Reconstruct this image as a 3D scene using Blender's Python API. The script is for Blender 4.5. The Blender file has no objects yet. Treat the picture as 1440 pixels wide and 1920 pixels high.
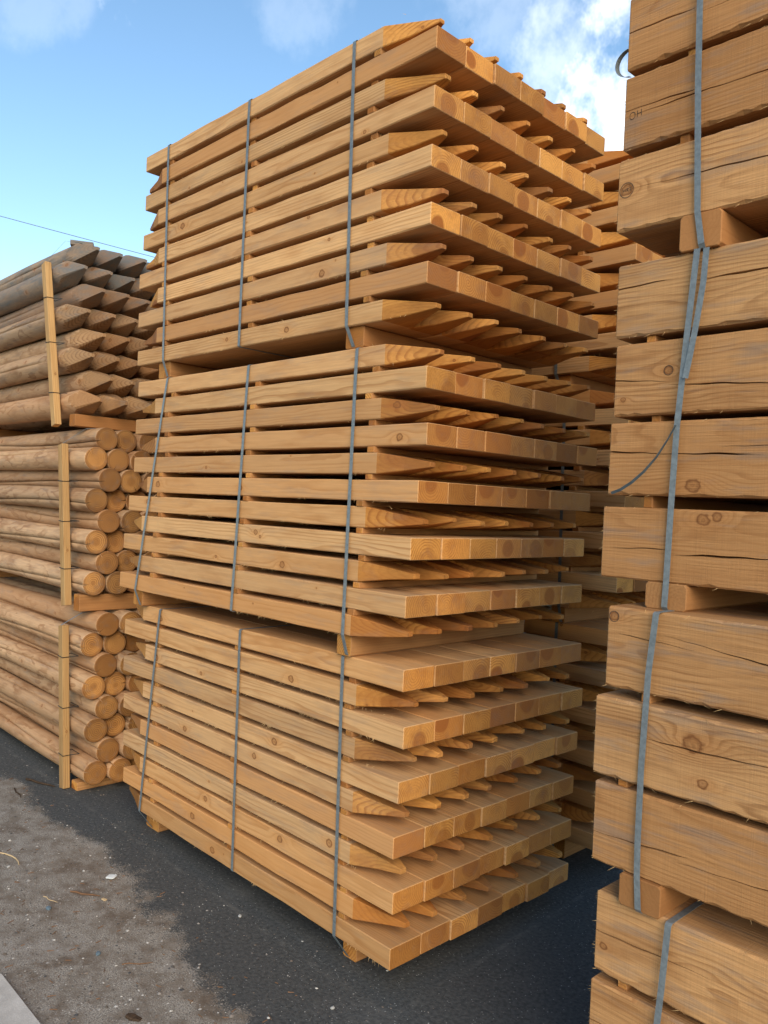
import bpy, math, random
from mathutils import Vector, Matrix

# ------------------------------------------------------------------ camera, sky, sun, exposure
scene = bpy.context.scene
COL = scene.collection
CAM_R = Vector((0.68966044, 0.72273052, 0.04504529))
CAM_U = Vector((-0.03698374, -0.02696975, 0.99895187))
CAM_F = Vector((-0.72318786, 0.69060353, -0.00812931))
cd = bpy.data.cameras.new('camera')
cam = bpy.data.objects.new('camera', cd)
COL.objects.link(cam)
M = Matrix((CAM_R, CAM_U, -CAM_F)).transposed().to_4x4()
M.translation = Vector((1.83008, -1.86816, 1.60357))
cam.matrix_world = M
cd.sensor_fit = 'HORIZONTAL'
cd.sensor_width = 36.0
cd.lens = 36.0 * 1523.5 / 1440.0
cd.clip_start = 0.05
cd.clip_end = 3000
scene.camera = cam

SUN_AZ, SUN_EL = math.radians(123), math.radians(30)      # azimuth clockwise from +Y
world = bpy.data.worlds.new('World')
scene.world = world
world.use_nodes = True
world.cycles.sampling_method = 'MANUAL'
world.cycles.sample_map_resolution = 256
SUN_STRENGTH, SKY_STRENGTH, EXPOSURE = 1.5, 0.106, 1.27

sd = bpy.data.lights.new('sun', 'SUN')
sd.energy = SUN_STRENGTH
sd.angle = math.radians(40)
sd.color = (1.0, 0.87, 0.68)
sun = bpy.data.objects.new('sun', sd)
COL.objects.link(sun)
sdir = Vector((math.sin(SUN_AZ) * math.cos(SUN_EL), math.cos(SUN_AZ) * math.cos(SUN_EL), math.sin(SUN_EL)))
sun.rotation_euler = sdir.to_track_quat('Z', 'Y').to_euler()
sun.location = sdir * 30
vs = scene.view_settings
vs.view_transform = 'Standard'
vs.look = 'None'
vs.exposure = EXPOSURE
vs.gamma = 1.0
vs.use_curve_mapping = False
scene.cycles.max_bounces = 5
scene.cycles.diffuse_bounces = 4
scene.cycles.glossy_bounces = 2
scene.cycles.transmission_bounces = 0

# ------------------------------------------------------------------ node helpers
class NB:
    def __init__(s, tree):
        s.t = tree
        s.t.nodes.clear()
    def node(s, typ, **kw):
        n = s.t.nodes.new(typ)
        for k, v in kw.items():
            setattr(n, k, v)
        return n
    def put(s, sock, v):
        if v is None:
            return
        if isinstance(v, bpy.types.NodeSocket):
            s.t.links.new(v, sock)
        elif isinstance(v, (tuple, list)) and sock.type == 'RGBA':
            sock.default_value = tuple(v) + (1.0,) * (4 - len(v))
        else:
            sock.default_value = v
    def m(s, op, a, b=None, c=None, clamp=False):
        n = s.node('ShaderNodeMath', operation=op, use_clamp=clamp)
        s.put(n.inputs[0], a); s.put(n.inputs[1], b); s.put(n.inputs[2], c)
        return n.outputs[0]
    def v(s, op, a, b=None):
        n = s.node('ShaderNodeVectorMath', operation=op)
        s.put(n.inputs[0], a); s.put(n.inputs[1], b)
        return n.outputs['Value'] if op in ('LENGTH', 'DOT_PRODUCT', 'DISTANCE') else n.outputs[0]
    def xyz(s, x, y, z):
        n = s.node('ShaderNodeCombineXYZ')
        s.put(n.inputs[0], x); s.put(n.inputs[1], y); s.put(n.inputs[2], z)
        return n.outputs[0]
    def sep(s, a):
        n = s.node('ShaderNodeSeparateXYZ')
        s.put(n.inputs[0], a)
        return n.outputs[0], n.outputs[1], n.outputs[2]
    def noise(s, vec, scale=1.0, detail=3.0, rough=0.5, color=False):
        n = s.node('ShaderNodeTexNoise')
        s.put(n.inputs['Vector'], vec); s.put(n.inputs['Scale'], scale)
        s.put(n.inputs['Detail'], detail); s.put(n.inputs['Roughness'], rough)
        return n.outputs['Color'] if color else n.outputs[0]
    def step(s, x, lo, hi, a=0.0, b=1.0):
        n = s.node('ShaderNodeMapRange', interpolation_type='SMOOTHSTEP')
        s.put(n.inputs[0], x); s.put(n.inputs[1], lo); s.put(n.inputs[2], hi)
        s.put(n.inputs[3], a); s.put(n.inputs[4], b)
        return n.outputs[0]
    def mix(s, f, a, b, mode='MIX'):
        n = s.node('ShaderNodeMix', data_type='RGBA', blend_type=mode)
        n.clamp_factor = True
        s.put(n.inputs[0], f); s.put(n.inputs[6], a); s.put(n.inputs[7], b)
        return n.outputs[2]
    def mul(s, col, f):
        return s.mix(1.0, col, s.xyz(f, f, f), 'MULTIPLY')
    def objattr(s, name):
        n = s.node('ShaderNodeAttribute', attribute_type='OBJECT', attribute_name=name)
        return n
    def finish(s, color, rough=0.75, bump=None, strength=0.3, dist=0.002, spec=0.25, metal=0.0):
        p = s.node('ShaderNodeBsdfPrincipled')
        s.put(p.inputs['Base Color'], color); s.put(p.inputs['Roughness'], rough)
        s.put(p.inputs['Specular IOR Level'], spec); s.put(p.inputs['Metallic'], metal)
        if bump is not None:
            b = s.node('ShaderNodeBump')
            s.put(b.inputs['Strength'], strength); s.put(b.inputs['Distance'], dist)
            s.put(b.inputs['Height'], bump)
            s.t.links.new(b.outputs[0], p.inputs['Normal'])
        o = s.node('ShaderNodeOutputMaterial')
        s.t.links.new(p.outputs[0], o.inputs[0])

def new_mat(name):
    m = bpy.data.materials.new(name)
    m.use_nodes = True
    return m, NB(m.node_tree)

# ------------------------------------------------------------------ sky with clouds
nb = NB(world.node_tree)
sky = nb.node('ShaderNodeTexSky', sky_type='NISHITA')
sky.sun_disc = False
sky.sun_elevation = SUN_EL
sky.sun_rotation = SUN_AZ
sky.altitude = 100
sky.air_density = 1.0
sky.dust_density = 0.4
sky.ozone_density = 0.3
geo = nb.node('ShaderNodeTexCoord')
dirv = geo.outputs['Generated']
dx, dy, dz = nb.sep(dirv)
nd = nb.v('NORMALIZE', dirv)
n_wisp = nb.noise(nb.v('MULTIPLY', nd, (1.0, 1.0, 0.75)), 13.0, 5, 0.62)
amount = nb.step(n_wisp, 0.66, 0.82, 0.0, 0.25)
for cx, cy, cz, lo, hi, w in [(-0.470, 0.757, 0.440, 0.9958, 0.9999, 0.95), (-0.440, 0.732, 0.514, 0.9968, 0.9999, 0.9),
                              (-0.500, 0.720, 0.480, 0.9962, 0.9999, 0.35), (-0.694, 0.507, 0.525, 0.9976, 0.9999, 0.10),
                              (-0.840, 0.279, 0.500, 0.9968, 0.9999, 0.10), (-0.560, 0.645, 0.530, 0.9968, 0.9999, 0.14)]:
    blob = nb.step(nb.v('DOT_PRODUCT', nd, tuple(Vector((cx, cy, cz)).normalized())), lo, hi)
    a = nb.m('MULTIPLY', nb.step(nb.m('ADD', nb.m('MULTIPLY', n_wisp, 1.3), nb.m('MULTIPLY', blob, 0.38)), 0.72, 1.12), w)
    amount = nb.m('MAXIMUM', amount, nb.m('MULTIPLY', a, nb.step(blob, 0.0, 0.35)))
hs = nb.node('ShaderNodeHueSaturation')
nb.put(hs.inputs['Color'], sky.outputs[0])
hs.inputs['Saturation'].default_value = 1.12
hs.inputs['Hue'].default_value = 0.494
cloud_col = (7.6, 7.8, 8.0, 1)
skycol = nb.mix(amount, hs.outputs[0], cloud_col)
bg = nb.node('ShaderNodeBackground')
nb.put(bg.inputs[0], skycol)
bg.inputs[1].default_value = SKY_STRENGTH
wo = nb.node('ShaderNodeOutputWorld')
nb.t.links.new(bg.outputs[0], wo.inputs[0])

# ------------------------------------------------------------------ materials
def wood(name, light, dark, heart, vary=(0.82, 0.28), ringw=0.008, contrast=0.6, pith=0.12, warp=0.02, grey=0.0, mottle=0.2,
         saw=0.0, tone=0.25, bump=0.35, bdist=0.0015, heart_r=(0.03, 0.07), heart_f=0.6, stretch=0.9, sapring=None,
         roundwood=False):
    mat, b = new_mat(name)
    tc = b.node('ShaderNodeTexCoord')
    obj = tc.outputs['Object']
    ri = b.node('ShaderNodeObjectInfo').outputs['Random']
    wn = b.node('ShaderNodeTexWhiteNoise', noise_dimensions='1D')
    b.put(wn.inputs['W'], b.m('MULTIPLY', ri, 971.3))
    r1, r2, r3 = b.sep(wn.outputs['Color'])
    off = b.xyz(b.m('MULTIPLY', r1, 37.0), b.m('MULTIPLY', r2, 23.0), b.m('MULTIPLY', r3, 29.0))
    x, y, z = b.sep(obj)
    lng = b.v('ADD', b.v('MULTIPLY', obj, (stretch, 7, 7)), off)
    wv = b.noise(lng, 1.6, 2, 0.5, color=True)
    w1, w2, w3 = b.sep(wv)
    yy = b.m('ADD', b.m('SUBTRACT', y, b.m('MULTIPLY', b.m('SUBTRACT', r1, 0.5), pith)), b.m('MULTIPLY', b.m('SUBTRACT', w1, 0.5), warp * 2))
    zz = b.m('ADD', b.m('SUBTRACT', z, b.m('MULTIPLY', b.m('SUBTRACT', r2, 0.5), pith)), b.m('MULTIPLY', b.m('SUBTRACT', w2, 0.5), warp * 2))
    rad = b.m('SQRT', b.m('ADD', b.m('MULTIPLY', yy, yy), b.m('MULTIPLY', zz, zz)))
    # knots carried by the object (x, z, radius)
    jag = b.m('MULTIPLY', b.m('SUBTRACT', b.noise(b.v('MULTIPLY', obj, (60, 100, 100)), 1.0, 1), 0.5), 0.9)
    cores, halos = None, None
    for kn in ('k1', 'k2'):
        kx, kz, kr = b.sep(b.objattr(kn).outputs['Vector'])
        kr = b.m('MAXIMUM', kr, 0.0002)
        ddx = b.m('DIVIDE', b.m('SUBTRACT', x, kx), kr)
        ddz = b.m('DIVIDE', b.m('SUBTRACT', z, kz), b.m('MULTIPLY', kr, 0.85))
        dd = b.m('SQRT', b.m('ADD', b.m('MULTIPLY', ddx, ddx), b.m('MULTIPLY', ddz, ddz)))
        dd = b.m('ADD', dd, jag)
        ex = b.m('DIVIDE', ddx, 3.4)
        ez = b.m('DIVIDE', ddz, 1.7)
        infl = b.m('POWER', 2.718, b.m('MULTIPLY', b.m('ADD', b.m('MULTIPLY', ex, ex), b.m('MULTIPLY', ez, ez)), -1.0))
        rad = b.m('ADD', rad, b.m('MULTIPLY', b.m('MULTIPLY', infl, kr), 1.6))
        core = b.step(dd, 0.8, 1.1, 1.0, 0.0)
        rim = b.m('MULTIPLY', b.step(dd, 0.6, 0.95), b.step(dd, 0.95, 1.35, 1.0, 0.0))
        inner = b.m('MULTIPLY', core, b.m('ADD', 0.42, b.m('MULTIPLY', b.m('SINE', b.m('MULTIPLY', dd, 11.0)), 0.16)))
        val = b.m('MAXIMUM', inner, rim)
        cores = val if cores is None else b.m('MAXIMUM', cores, val)
        halos = infl if halos is None else b.m('MAXIMUM', halos, infl)
    blot = b.noise(b.v('ADD', b.v('MULTIPLY', obj, (3.2, 12, 12)), off), 1.0, 3, 0.6)
    g = b.m('ADD', b.m('DIVIDE', rad, ringw), b.m('MULTIPLY', blot, 1.4))
    fr = b.m('FRACT', g)
    band = b.m('MULTIPLY', b.step(fr, 0.40, 0.88), b.step(fr, 0.90, 1.0, 1.0, 0.0))
    patch = b.step(w3, 0.35, 0.65)
    fac = b.m('MULTIPLY', b.m('MULTIPLY', band, contrast), b.m('ADD', 0.2, b.m('MULTIPLY', patch, 0.8)))
    col = b.mix(fac, light, dark)
    if sapring:
        col = b.mix(b.step(rad, sapring[0], sapring[1], 0.0, 0.55), col, dark)
    hz = b.m('ADD', rad, b.m('MULTIPLY', b.m('SUBTRACT', w3, 0.5), 0.02))
    hsel = b.m('MULTIPLY', b.step(r3, 0.30, 0.55), b.m('ADD', 0.35, b.m('MULTIPLY', r1, 0.65)))
    hz = b.m('ADD', hz, b.m('MULTIPLY', b.m('SUBTRACT', r3, 0.6), 0.035))
    col = b.mix(b.m('MULTIPLY', b.m('MULTIPLY', b.step(hz, heart_r[0], heart_r[1], 1.0, 0.0), heart_f), hsel), col, heart)
    fibre = b.noise(b.v('ADD', b.v('MULTIPLY', obj, (4, 170, 170)), off), 1.0, 2, 0.6)
    col = b.mul(col, b.step(fibre, 0.25, 0.75, 0.87, 1.07))
    col = b.mix(b.step(blot, 0.45, 0.75, 0.0, mottle), col, dark)
    col = b.mix(b.m('MULTIPLY', b.m('MULTIPLY', r2, b.m('SQRT', r2)), tone), col, heart)
    col = b.mul(col, b.m('ADD', vary[0], b.m('MULTIPLY', r1, vary[1])))
    col = b.mix(b.step(fibre, 0.66, 0.76, 0.0, 0.42), col, dark)
    # dull stains and weathering carried by the thing
    wea = b.objattr('weather').outputs['Fac']
    gn = b.noise(b.v('ADD', b.v('MULTIPLY', obj, (4, 22, 22)), off), 1.0, 3, 0.7)
    gsel = b.m('ADD', b.m('MULTIPLY', b.step(gn, 0.5, 0.72), grey), b.m('MULTIPLY', wea, b.step(gn, 0.25, 0.6, 0.5, 1.0)))
    col = b.mix(gsel, col, (0.155, 0.148, 0.135))
    halo_f = b.m('MULTIPLY', halos, 0.55)
    col = b.mix(halo_f, col, heart)
    col = b.mix(b.m('MULTIPLY', cores, 0.9), col, (0.15, 0.055, 0.016))
    if saw:
        sw = b.noise(b.v('ADD', b.v('MULTIPLY', obj, (420, 6, 6)), off), 1.0, 2, 0.5)
        col = b.mul(col, b.step(sw, 0.25, 0.75, 1.0 - saw, 1.0 + saw * 0.4))
        h = b.m('ADD', fibre, b.m('MULTIPLY', sw, 0.35))
    else:
        h = fibre
    b.finish(col, 0.78, h, bump, bdist, 0.2)
    return mat

PINE = wood('pine_sawn', (0.63, 0.365, 0.160), (0.38, 0.172, 0.056), (0.47, 0.205, 0.060), ringw=0.010, contrast=0.7, grey=0.20, mottle=0.5, tone=0.75, heart_r=(0.02, 0.04), heart_f=0.35)
PINE_CUT = wood('pine_cut', (0.62, 0.285, 0.066), (0.27, 0.088, 0.016), (0.28, 0.090, 0.017), vary=(0.66, 0.46), ringw=0.0090, contrast=0.7, mottle=0.5, tone=0.8, heart_r=(0.036, 0.046), heart_f=1.0, warp=0.010, pith=0.10, grey=0.12)
BATTEN = wood('batten_wood', (0.40, 0.200, 0.075), (0.25, 0.105, 0.034), (0.30, 0.125, 0.038), ringw=0.009, contrast=0.5, mottle=0.5, tone=0.8)
SLEEPER = wood('sleeper_wood', (0.47, 0.252, 0.102), (0.22, 0.094, 0.031), (0.36, 0.155, 0.048), ringw=0.0075, contrast=0.7, pith=0.16, warp=0.022, grey=0.38, mottle=0.6, saw=0.06, tone=0.6, bump=0.6, bdist=0.003, stretch=1.8, heart_r=(0.05, 0.1))
LOG = wood('log_surface', (0.50, 0.312, 0.168), (0.25, 0.122, 0.052), (0.42, 0.20, 0.082), ringw=0.008, contrast=0.8, pith=0.012, warp=0.016, grey=0.26, mottle=0.7, tone=0.6, heart_f=0.0, bump=0.5, bdist=0.003, stretch=2.6)
LOG_END = wood('log_end', (0.46, 0.22, 0.064), (0.15, 0.060, 0.018), (0.24, 0.098, 0.027), vary=(0.68, 0.45), ringw=0.0100, contrast=1.0, pith=0.014, warp=0.007, grey=0.25, mottle=0.55, tone=0.85, heart_r=(0.016, 0.034), heart_f=0.7, sapring=(0.044, 0.060))
LOG_POINT = wood('log_point', (0.39, 0.225, 0.105), (0.17, 0.078, 0.029), (0.30, 0.132, 0.045), ringw=0.0085, contrast=0.7, pith=0.014, warp=0.010, grey=0.35, mottle=0.6, tone=0.7, heart_f=0.3)
STAKE = wood('stake_wood', (0.44, 0.262, 0.105), (0.27, 0.135, 0.045), (0.34, 0.18, 0.06), ringw=0.008, contrast=0.7, mottle=0.4)

def plain(name, col, rough=0.5, metal=0.0, spec=0.4, var=0.15, scale=60.0, bump=0.1):
    mat, b = new_mat(name)
    tc = b.node('ShaderNodeTexCoord').outputs['Object']
    n = b.noise(tc, scale, 4, 0.6)
    c = b.mul((*col, 1), b.step(n, 0.25, 0.75, 1 - var, 1 + var))
    b.finish(c, rough, n, bump, 0.0008, spec, metal)
    return mat

STRAP = plain('strap_plastic', (0.135, 0.155, 0.162), 0.38, 0.0, 0.5, 0.22, 90.0, 0.12)
STRAP_DARK = plain('strap_plastic_dark', (0.05, 0.068, 0.078), 0.45, 0.0, 0.5)
TWINE = plain('twine', (0.45, 0.44, 0.42), 0.7)
WIRE = plain('dark_wire', (0.025, 0.022, 0.02), 0.5, 0.6)
CABLE = plain('cable_sheath', (0.10, 0.10, 0.105), 0.6)
INK = plain('pencil_ink', (0.035, 0.025, 0.02), 0.8)
BARK = plain('bark', (0.055, 0.035, 0.022), 0.9, 0, 0.1, 0.5, 120, 0.5)
CHIP = plain('wood_chip', (0.50, 0.36, 0.20), 0.8, 0, 0.1)
NEEDLE = plain('dry_needle', (0.16, 0.085, 0.045), 0.8, 0, 0.1)
PALE = plain('pale_chip', (0.55, 0.56, 0.54), 0.7)
BLUE_STONE = plain('blue_grey_stone', (0.10, 0.14, 0.17), 0.7, 0, 0.2, 0.3, 150, 0.3)
GREY_STONE = plain('grey_stone', (0.34, 0.33, 0.31), 0.75, 0, 0.2, 0.3, 150, 0.3)
SPLINTER = plain('splinter_wood', (0.50, 0.32, 0.145), 0.8, 0, 0.1)

# ground: dark asphalt with a drift of sandy grit along the front
GROUND, b = new_mat('yard_asphalt')
tc = b.node('ShaderNodeTexCoord').outputs['Object']
gx, gy, gz = b.sep(tc)
edge = b.m('SUBTRACT', -0.235, b.m('MULTIPLY', b.m('MAXIMUM', b.m('ADD', gx, 1.28), -0.15), 0.17))
lown = b.noise(tc, 2.6, 4, 0.6)
midn = b.noise(tc, 14.0, 4, 0.6)
finen = b.noise(tc, 70.0, 3, 0.6)
grit = b.m('ADD', b.m('SUBTRACT', edge, gy), b.m('MULTIPLY', b.m('SUBTRACT', lown, 0.5), 0.55))
grit = b.m('ADD', grit, b.m('ADD', b.m('MULTIPLY', b.m('SUBTRACT', midn, 0.5), 0.10), b.m('MULTIPLY', b.m('SUBTRACT', finen, 0.5), 0.06)))
gm = b.step(b.m('ADD', grit, b.m('MULTIPLY', b.m('SUBTRACT', b.noise(tc, 160.0, 2, 0.6), 0.5), 0.22)), -0.02, 0.045)
dust = b.step(lown, 0.5, 0.75, 0.0, 0.30)
asp = b.mix(b.step(finen, 0.3, 0.7), (0.042, 0.043, 0.042), (0.078, 0.078, 0.074))
asp = b.mix(dust, asp, (0.15, 0.14, 0.125))
lx = b.m('ABSOLUTE', b.m('SUBTRACT', b.m('SUBTRACT', gx, 0.06), b.m('MULTIPLY', gy, -0.06)))
ly = b.m('ABSOLUTE', b.m('ADD', gy, 0.055))
ltrack = b.m('MAXIMUM', b.m('MULTIPLY', b.step(ly, 0.004, 0.018, 1.0, 0.0), b.step(gx, 0.03, 0.08, 1.0, 0.0)), b.m('MULTIPLY', b.step(lx, 0.004, 0.016, 1.0, 0.0), b.step(gy, -0.10, -0.05)))
asp = b.mix(b.m('MULTIPLY', ltrack, b.step(midn, 0.40, 0.70, 0.0, 0.30)), asp, (0.19, 0.178, 0.155))
tiny = b.noise(tc, 210.0, 2, 0.7)
sand = b.mix(b.step(tiny, 0.35, 0.65), (0.13, 0.112, 0.092), (0.36, 0.325, 0.275))
sand = b.mix(b.step(midn, 0.35, 0.7), sand, (0.16, 0.13, 0.10))
brown = b.noise(b.v('ADD', tc, (4.4, 1.3, 0)), 5.0, 5, 0.65)
sand = b.mix(b.step(brown, 0.52, 0.68, 0.0, 0.8), sand, (0.11, 0.077, 0.052))
palest = b.noise(b.v('ADD', tc, (9.4, 5.3, 0)), 4.0, 4, 0.6)
sand = b.mix(b.step(palest, 0.55, 0.75, 0.0, 0.7), sand, (0.33, 0.305, 0.27))
gcol = b.mix(gm, asp, sand)
vor = b.node('ShaderNodeTexVoronoi')
b.put(vor.inputs['Vector'], tc)
vor.inputs['Scale'].default_value = 110.0
vr, vg, vb_ = b.sep(vor.outputs['Color'])
spk = b.m('MULTIPLY', b.step(vor.outputs['Distance'], 0.15, 0.32, 1.0, 0.0), b.step(vr, 0.82, 0.9))
gcol = b.mix(b.m('MULTIPLY', spk, 0.55), gcol, (0.40, 0.40, 0.38))
drk = b.m('MULTIPLY', b.step(vor.outputs['Distance'], 0.2, 0.4, 1.0, 0.0), b.step(vg, 0.85, 0.92))
gcol = b.mix(b.m('MULTIPLY', drk, 0.6), gcol, (0.02, 0.02, 0.02))
gh = b.m('ADD', b.m('MULTIPLY', tiny, 0.6), b.m('ADD', finen, b.m('MULTIPLY', spk, 0.8)))
b.finish(gcol, b.m('SUBTRACT', 0.85, b.m('MULTIPLY', spk, 0.3)), gh, 0.8, 0.004, 0.25)

CONC, b = new_mat('pale_concrete')
tc = b.node('ShaderNodeTexCoord').outputs['Object']
n1 = b.noise(tc, 9, 5, 0.6); n2 = b.noise(tc, 220, 3, 0.6)
c = b.mix(b.step(n1, 0.3, 0.75), (0.50, 0.47, 0.43), (0.36, 0.335, 0.30))
c = b.mul(c, b.step(n2, 0.2, 0.8, 0.85, 1.1))
b.finish(c, 0.85, n2, 0.5, 0.002, 0.2)

GRAVEL, b = new_mat('grit_stones')
isl = b.node('ShaderNodeNewGeometry').outputs['Random Per Island']
cr = b.node('ShaderNodeValToRGB')
cr.color_ramp.elements[0].color = (0.05, 0.05, 0.052, 1)
cr.color_ramp.elements[1].color = (0.50, 0.47, 0.42, 1)
for pos, c in [(0.35, (0.12, 0.10, 0.08, 1)), (0.6, (0.17, 0.13, 0.10, 1)), (0.85, (0.26, 0.24, 0.22, 1))]:
    e = cr.color_ramp.elements.new(pos); e.color = c
b.put(cr.inputs[0], isl)
b.finish(cr.outputs[0], 0.75, None, spec=0.3)

# ------------------------------------------------------------------ object helpers
def mesh_obj(name, verts, faces, mats, parent=None, loc=(0, 0, 0), rot=(0, 0, 0), midx=None, smooth=None):
    me = bpy.data.meshes.new(name)
    me.from_pydata(verts, [], faces)
    for m in (mats if isinstance(mats, (list, tuple)) else [mats]):
        me.materials.append(m)
    if midx:
        me.polygons.foreach_set('material_index', midx)
    if smooth:
        me.polygons.foreach_set('use_smooth', smooth)
    me.update()
    return link(name, me, parent, loc, rot)

def link(name, me, parent=None, loc=(0, 0, 0), rot=(0, 0, 0)):
    o = bpy.data.objects.new(name, me)
    COL.objects.link(o)
    o.parent = parent
    o.location = loc
    o.rotation_euler = rot
    return o

def thing(name, label, cat, loc=(0, 0, 0), rotz=0.0, group=None):
    o = bpy.data.objects.new(name, None)
    COL.objects.link(o)
    o.empty_display_size = 0.1
    o.location = loc
    o.rotation_euler = (0, 0, rotz)
    return tag(o, label, cat, group)

def tag(o, label, cat, group=None):
    o['label'] = label
    o['category'] = cat
    if group:
        o['group'] = group
    return o

def loft(rings, cap0=True, cap1=True):
    n = len(rings[0])
    verts = [v for r in rings for v in r]
    faces = []
    for i in range(len(rings) - 1):
        for j in range(n):
            k = (j + 1) % n
            faces.append((i * n + j, i * n + k, (i + 1) * n + k, (i + 1) * n + j))
    if cap0:
        faces.append(tuple(range(n - 1, -1, -1)))
    if cap1:
        faces.append(tuple((len(rings) - 1) * n + j for j in range(n)))
    return verts, faces

def octo(x, hy, hz, c, oy=0.0, oz=0.0):
    c = min(c, hy * 0.45, hz * 0.45)
    p = [(-hy, -hz + c), (-hy + c, -hz), (hy - c, -hz), (hy, -hz + c), (hy, hz - c), (hy - c, hz), (-hy + c, hz), (-hy, hz - c)]
    return [(x, a + oy, d + oz) for a, d in p]

def beam_mesh(name, L, w, h, mats, c=0.003, rng=None, end_in=0.002):
    """squared beam along +X from x=0, centred in y and z"""
    r = rng or random.Random(1)
    j = lambda s: r.uniform(-s, s)
    rings = [octo(0, w / 2 - end_in, h / 2 - end_in, c), octo(end_in, w / 2, h / 2, c),
             octo(L * 0.5, w / 2 + j(.0006), h / 2 + j(.0006), c, j(.0012), j(.0012)),
             octo(L - end_in, w / 2, h / 2, c), octo(L, w / 2 - end_in, h / 2 - end_in, c)]
    v, f = loft(rings)
    me = bpy.data.meshes.new(name)
    me.from_pydata(v, [], f)
    for m in mats:
        me.materials.append(m)
    idx = [0] * len(f)
    if len(mats) > 1:
        idx[-1] = idx[-2] = 1
    me.polygons.foreach_set('material_index', idx)
    me.update()
    return me

def ribbon(path, width, thick, closed=True, outward=None, axis=Vector((1, 0, 0))):
    """flat band swept along path; its width lies along axis"""
    pts = [Vector(p) for p in path]
    n = len(pts)
    cen = sum(pts, Vector()) / n
    verts, faces = [], []
    for i, p in enumerate(pts):
        a = pts[i - 1] if (closed or i > 0) else pts[i]
        c = pts[(i + 1) % n] if (closed or i < n - 1) else pts[i]
        t = (c - a).normalized()
        ax = (axis - t * axis.dot(t)).normalized()
        nn = t.cross(ax)
        ref = (p - cen) if outward is None else outward
        if nn.dot(ref) < 0:
            nn = -nn
        for s, o in ((-1, 0), (1, 0), (1, 1), (-1, 1)):
            verts.append(tuple(p + ax * (s * width / 2) + nn * (o * thick)))
    m = n if closed else n - 1
    for i in range(m):
        k = (i + 1) % n
        for j in range(4):
            l = (j + 1) % 4
            faces.append((i * 4 + j, i * 4 + l, k * 4 + l, k * 4 + j))
    if not closed:
        faces += [(0, 1, 2, 3), tuple((n - 1) * 4 + q for q in (3, 2, 1, 0))]
    return verts, faces

def tube(pts, r, n=6, closed=False):
    pts = [Vector(p) for p in pts]
    rings = []
    rr = r if isinstance(r, (list, tuple)) else [r] * len(pts)
    for i, p in enumerate(pts):
        a = pts[i - 1] if i > 0 else (pts[-1] if closed else pts[0])
        c = pts[i + 1] if i < len(pts) - 1 else (pts[0] if closed else pts[-1])
        t = (c - a).normalized()
        up = Vector((0, 0, 1)) if abs(t.z) < 0.9 else Vector((1, 0, 0))
        u = t.cross(up).normalized(); w = u.cross(t)
        rings.append([tuple(p + (u * math.cos(2 * math.pi * k / n) + w * math.sin(2 * math.pi * k / n)) * rr[i]) for k in range(n)])
    if closed:
        rings.append(rings[0])
    return loft(rings, not closed, not closed)

def spikes(items):
    """little wood slivers: (pos, dir, length, thickness)"""
    verts, faces = [], []
    for p, d, ln, th in items:
        p = Vector(p); d = Vector(d).normalized()
        u = d.orthogonal().normalized(); w = d.cross(u)
        i = len(verts)
        for k in range(3):
            a = 2.094 * k
            verts.append(tuple(p + (u * math.cos(a) + w * math.sin(a)) * th - d * 0.002))
        bend = p + d * ln * 0.6 + u * ln * 0.12
        verts.append(tuple(bend + d * ln * 0.4 + Vector((0, 0, -ln * 0.05))))
        faces += [(i, i + 1, i + 3), (i + 1, i + 2, i + 3), (i + 2, i, i + 3)]
    return verts, faces

# ------------------------------------------------------------------ setting
g = mesh_obj('ground', [(-900, -900, 0), (900, -900, 0), (900, 900, 0), (-900, 900, 0)], [(0, 1, 2, 3)], GROUND)
g['kind'] = 'structure'
kerb = bpy.data.objects.new('concrete_paving', None)
COL.objects.link(kerb)
kerb['kind'] = 'structure'
for i, (x0, x1) in enumerate([(-3.94, -2.93), (-2.92, -1.91), (-1.90, -0.945), (-0.925, 0.07), (0.08, 1.08), (1.09, 2.09), (2.10, 3.1)]):
    pts, r, y0, y1 = [], 0.03, -1.80, -0.894
    for cx, cy, a0 in ((x1 - r, y1 - r, 0), (x0 + r, y1 - r, 90), (x0 + r, y0 + r, 180), (x1 - r, y0 + r, 270)):
        for k in range(4):
            a = math.radians(a0 + k * 30)
            pts.append((cx + r * math.cos(a), cy + r * math.sin(a)))
    mx, my = (x0 + x1) / 2, (y0 + y1) / 2
    rings = [[(x, y, -0.05) for x, y in pts], [(x, y, 0.014) for x, y in pts],
             [(mx + (x - mx) * 0.992, my + (y - my) * 0.992, 0.019) for x, y in pts]]
    v, f = loft(rings)
    mesh_obj('slab', v, f, CONC, kerb)

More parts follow.
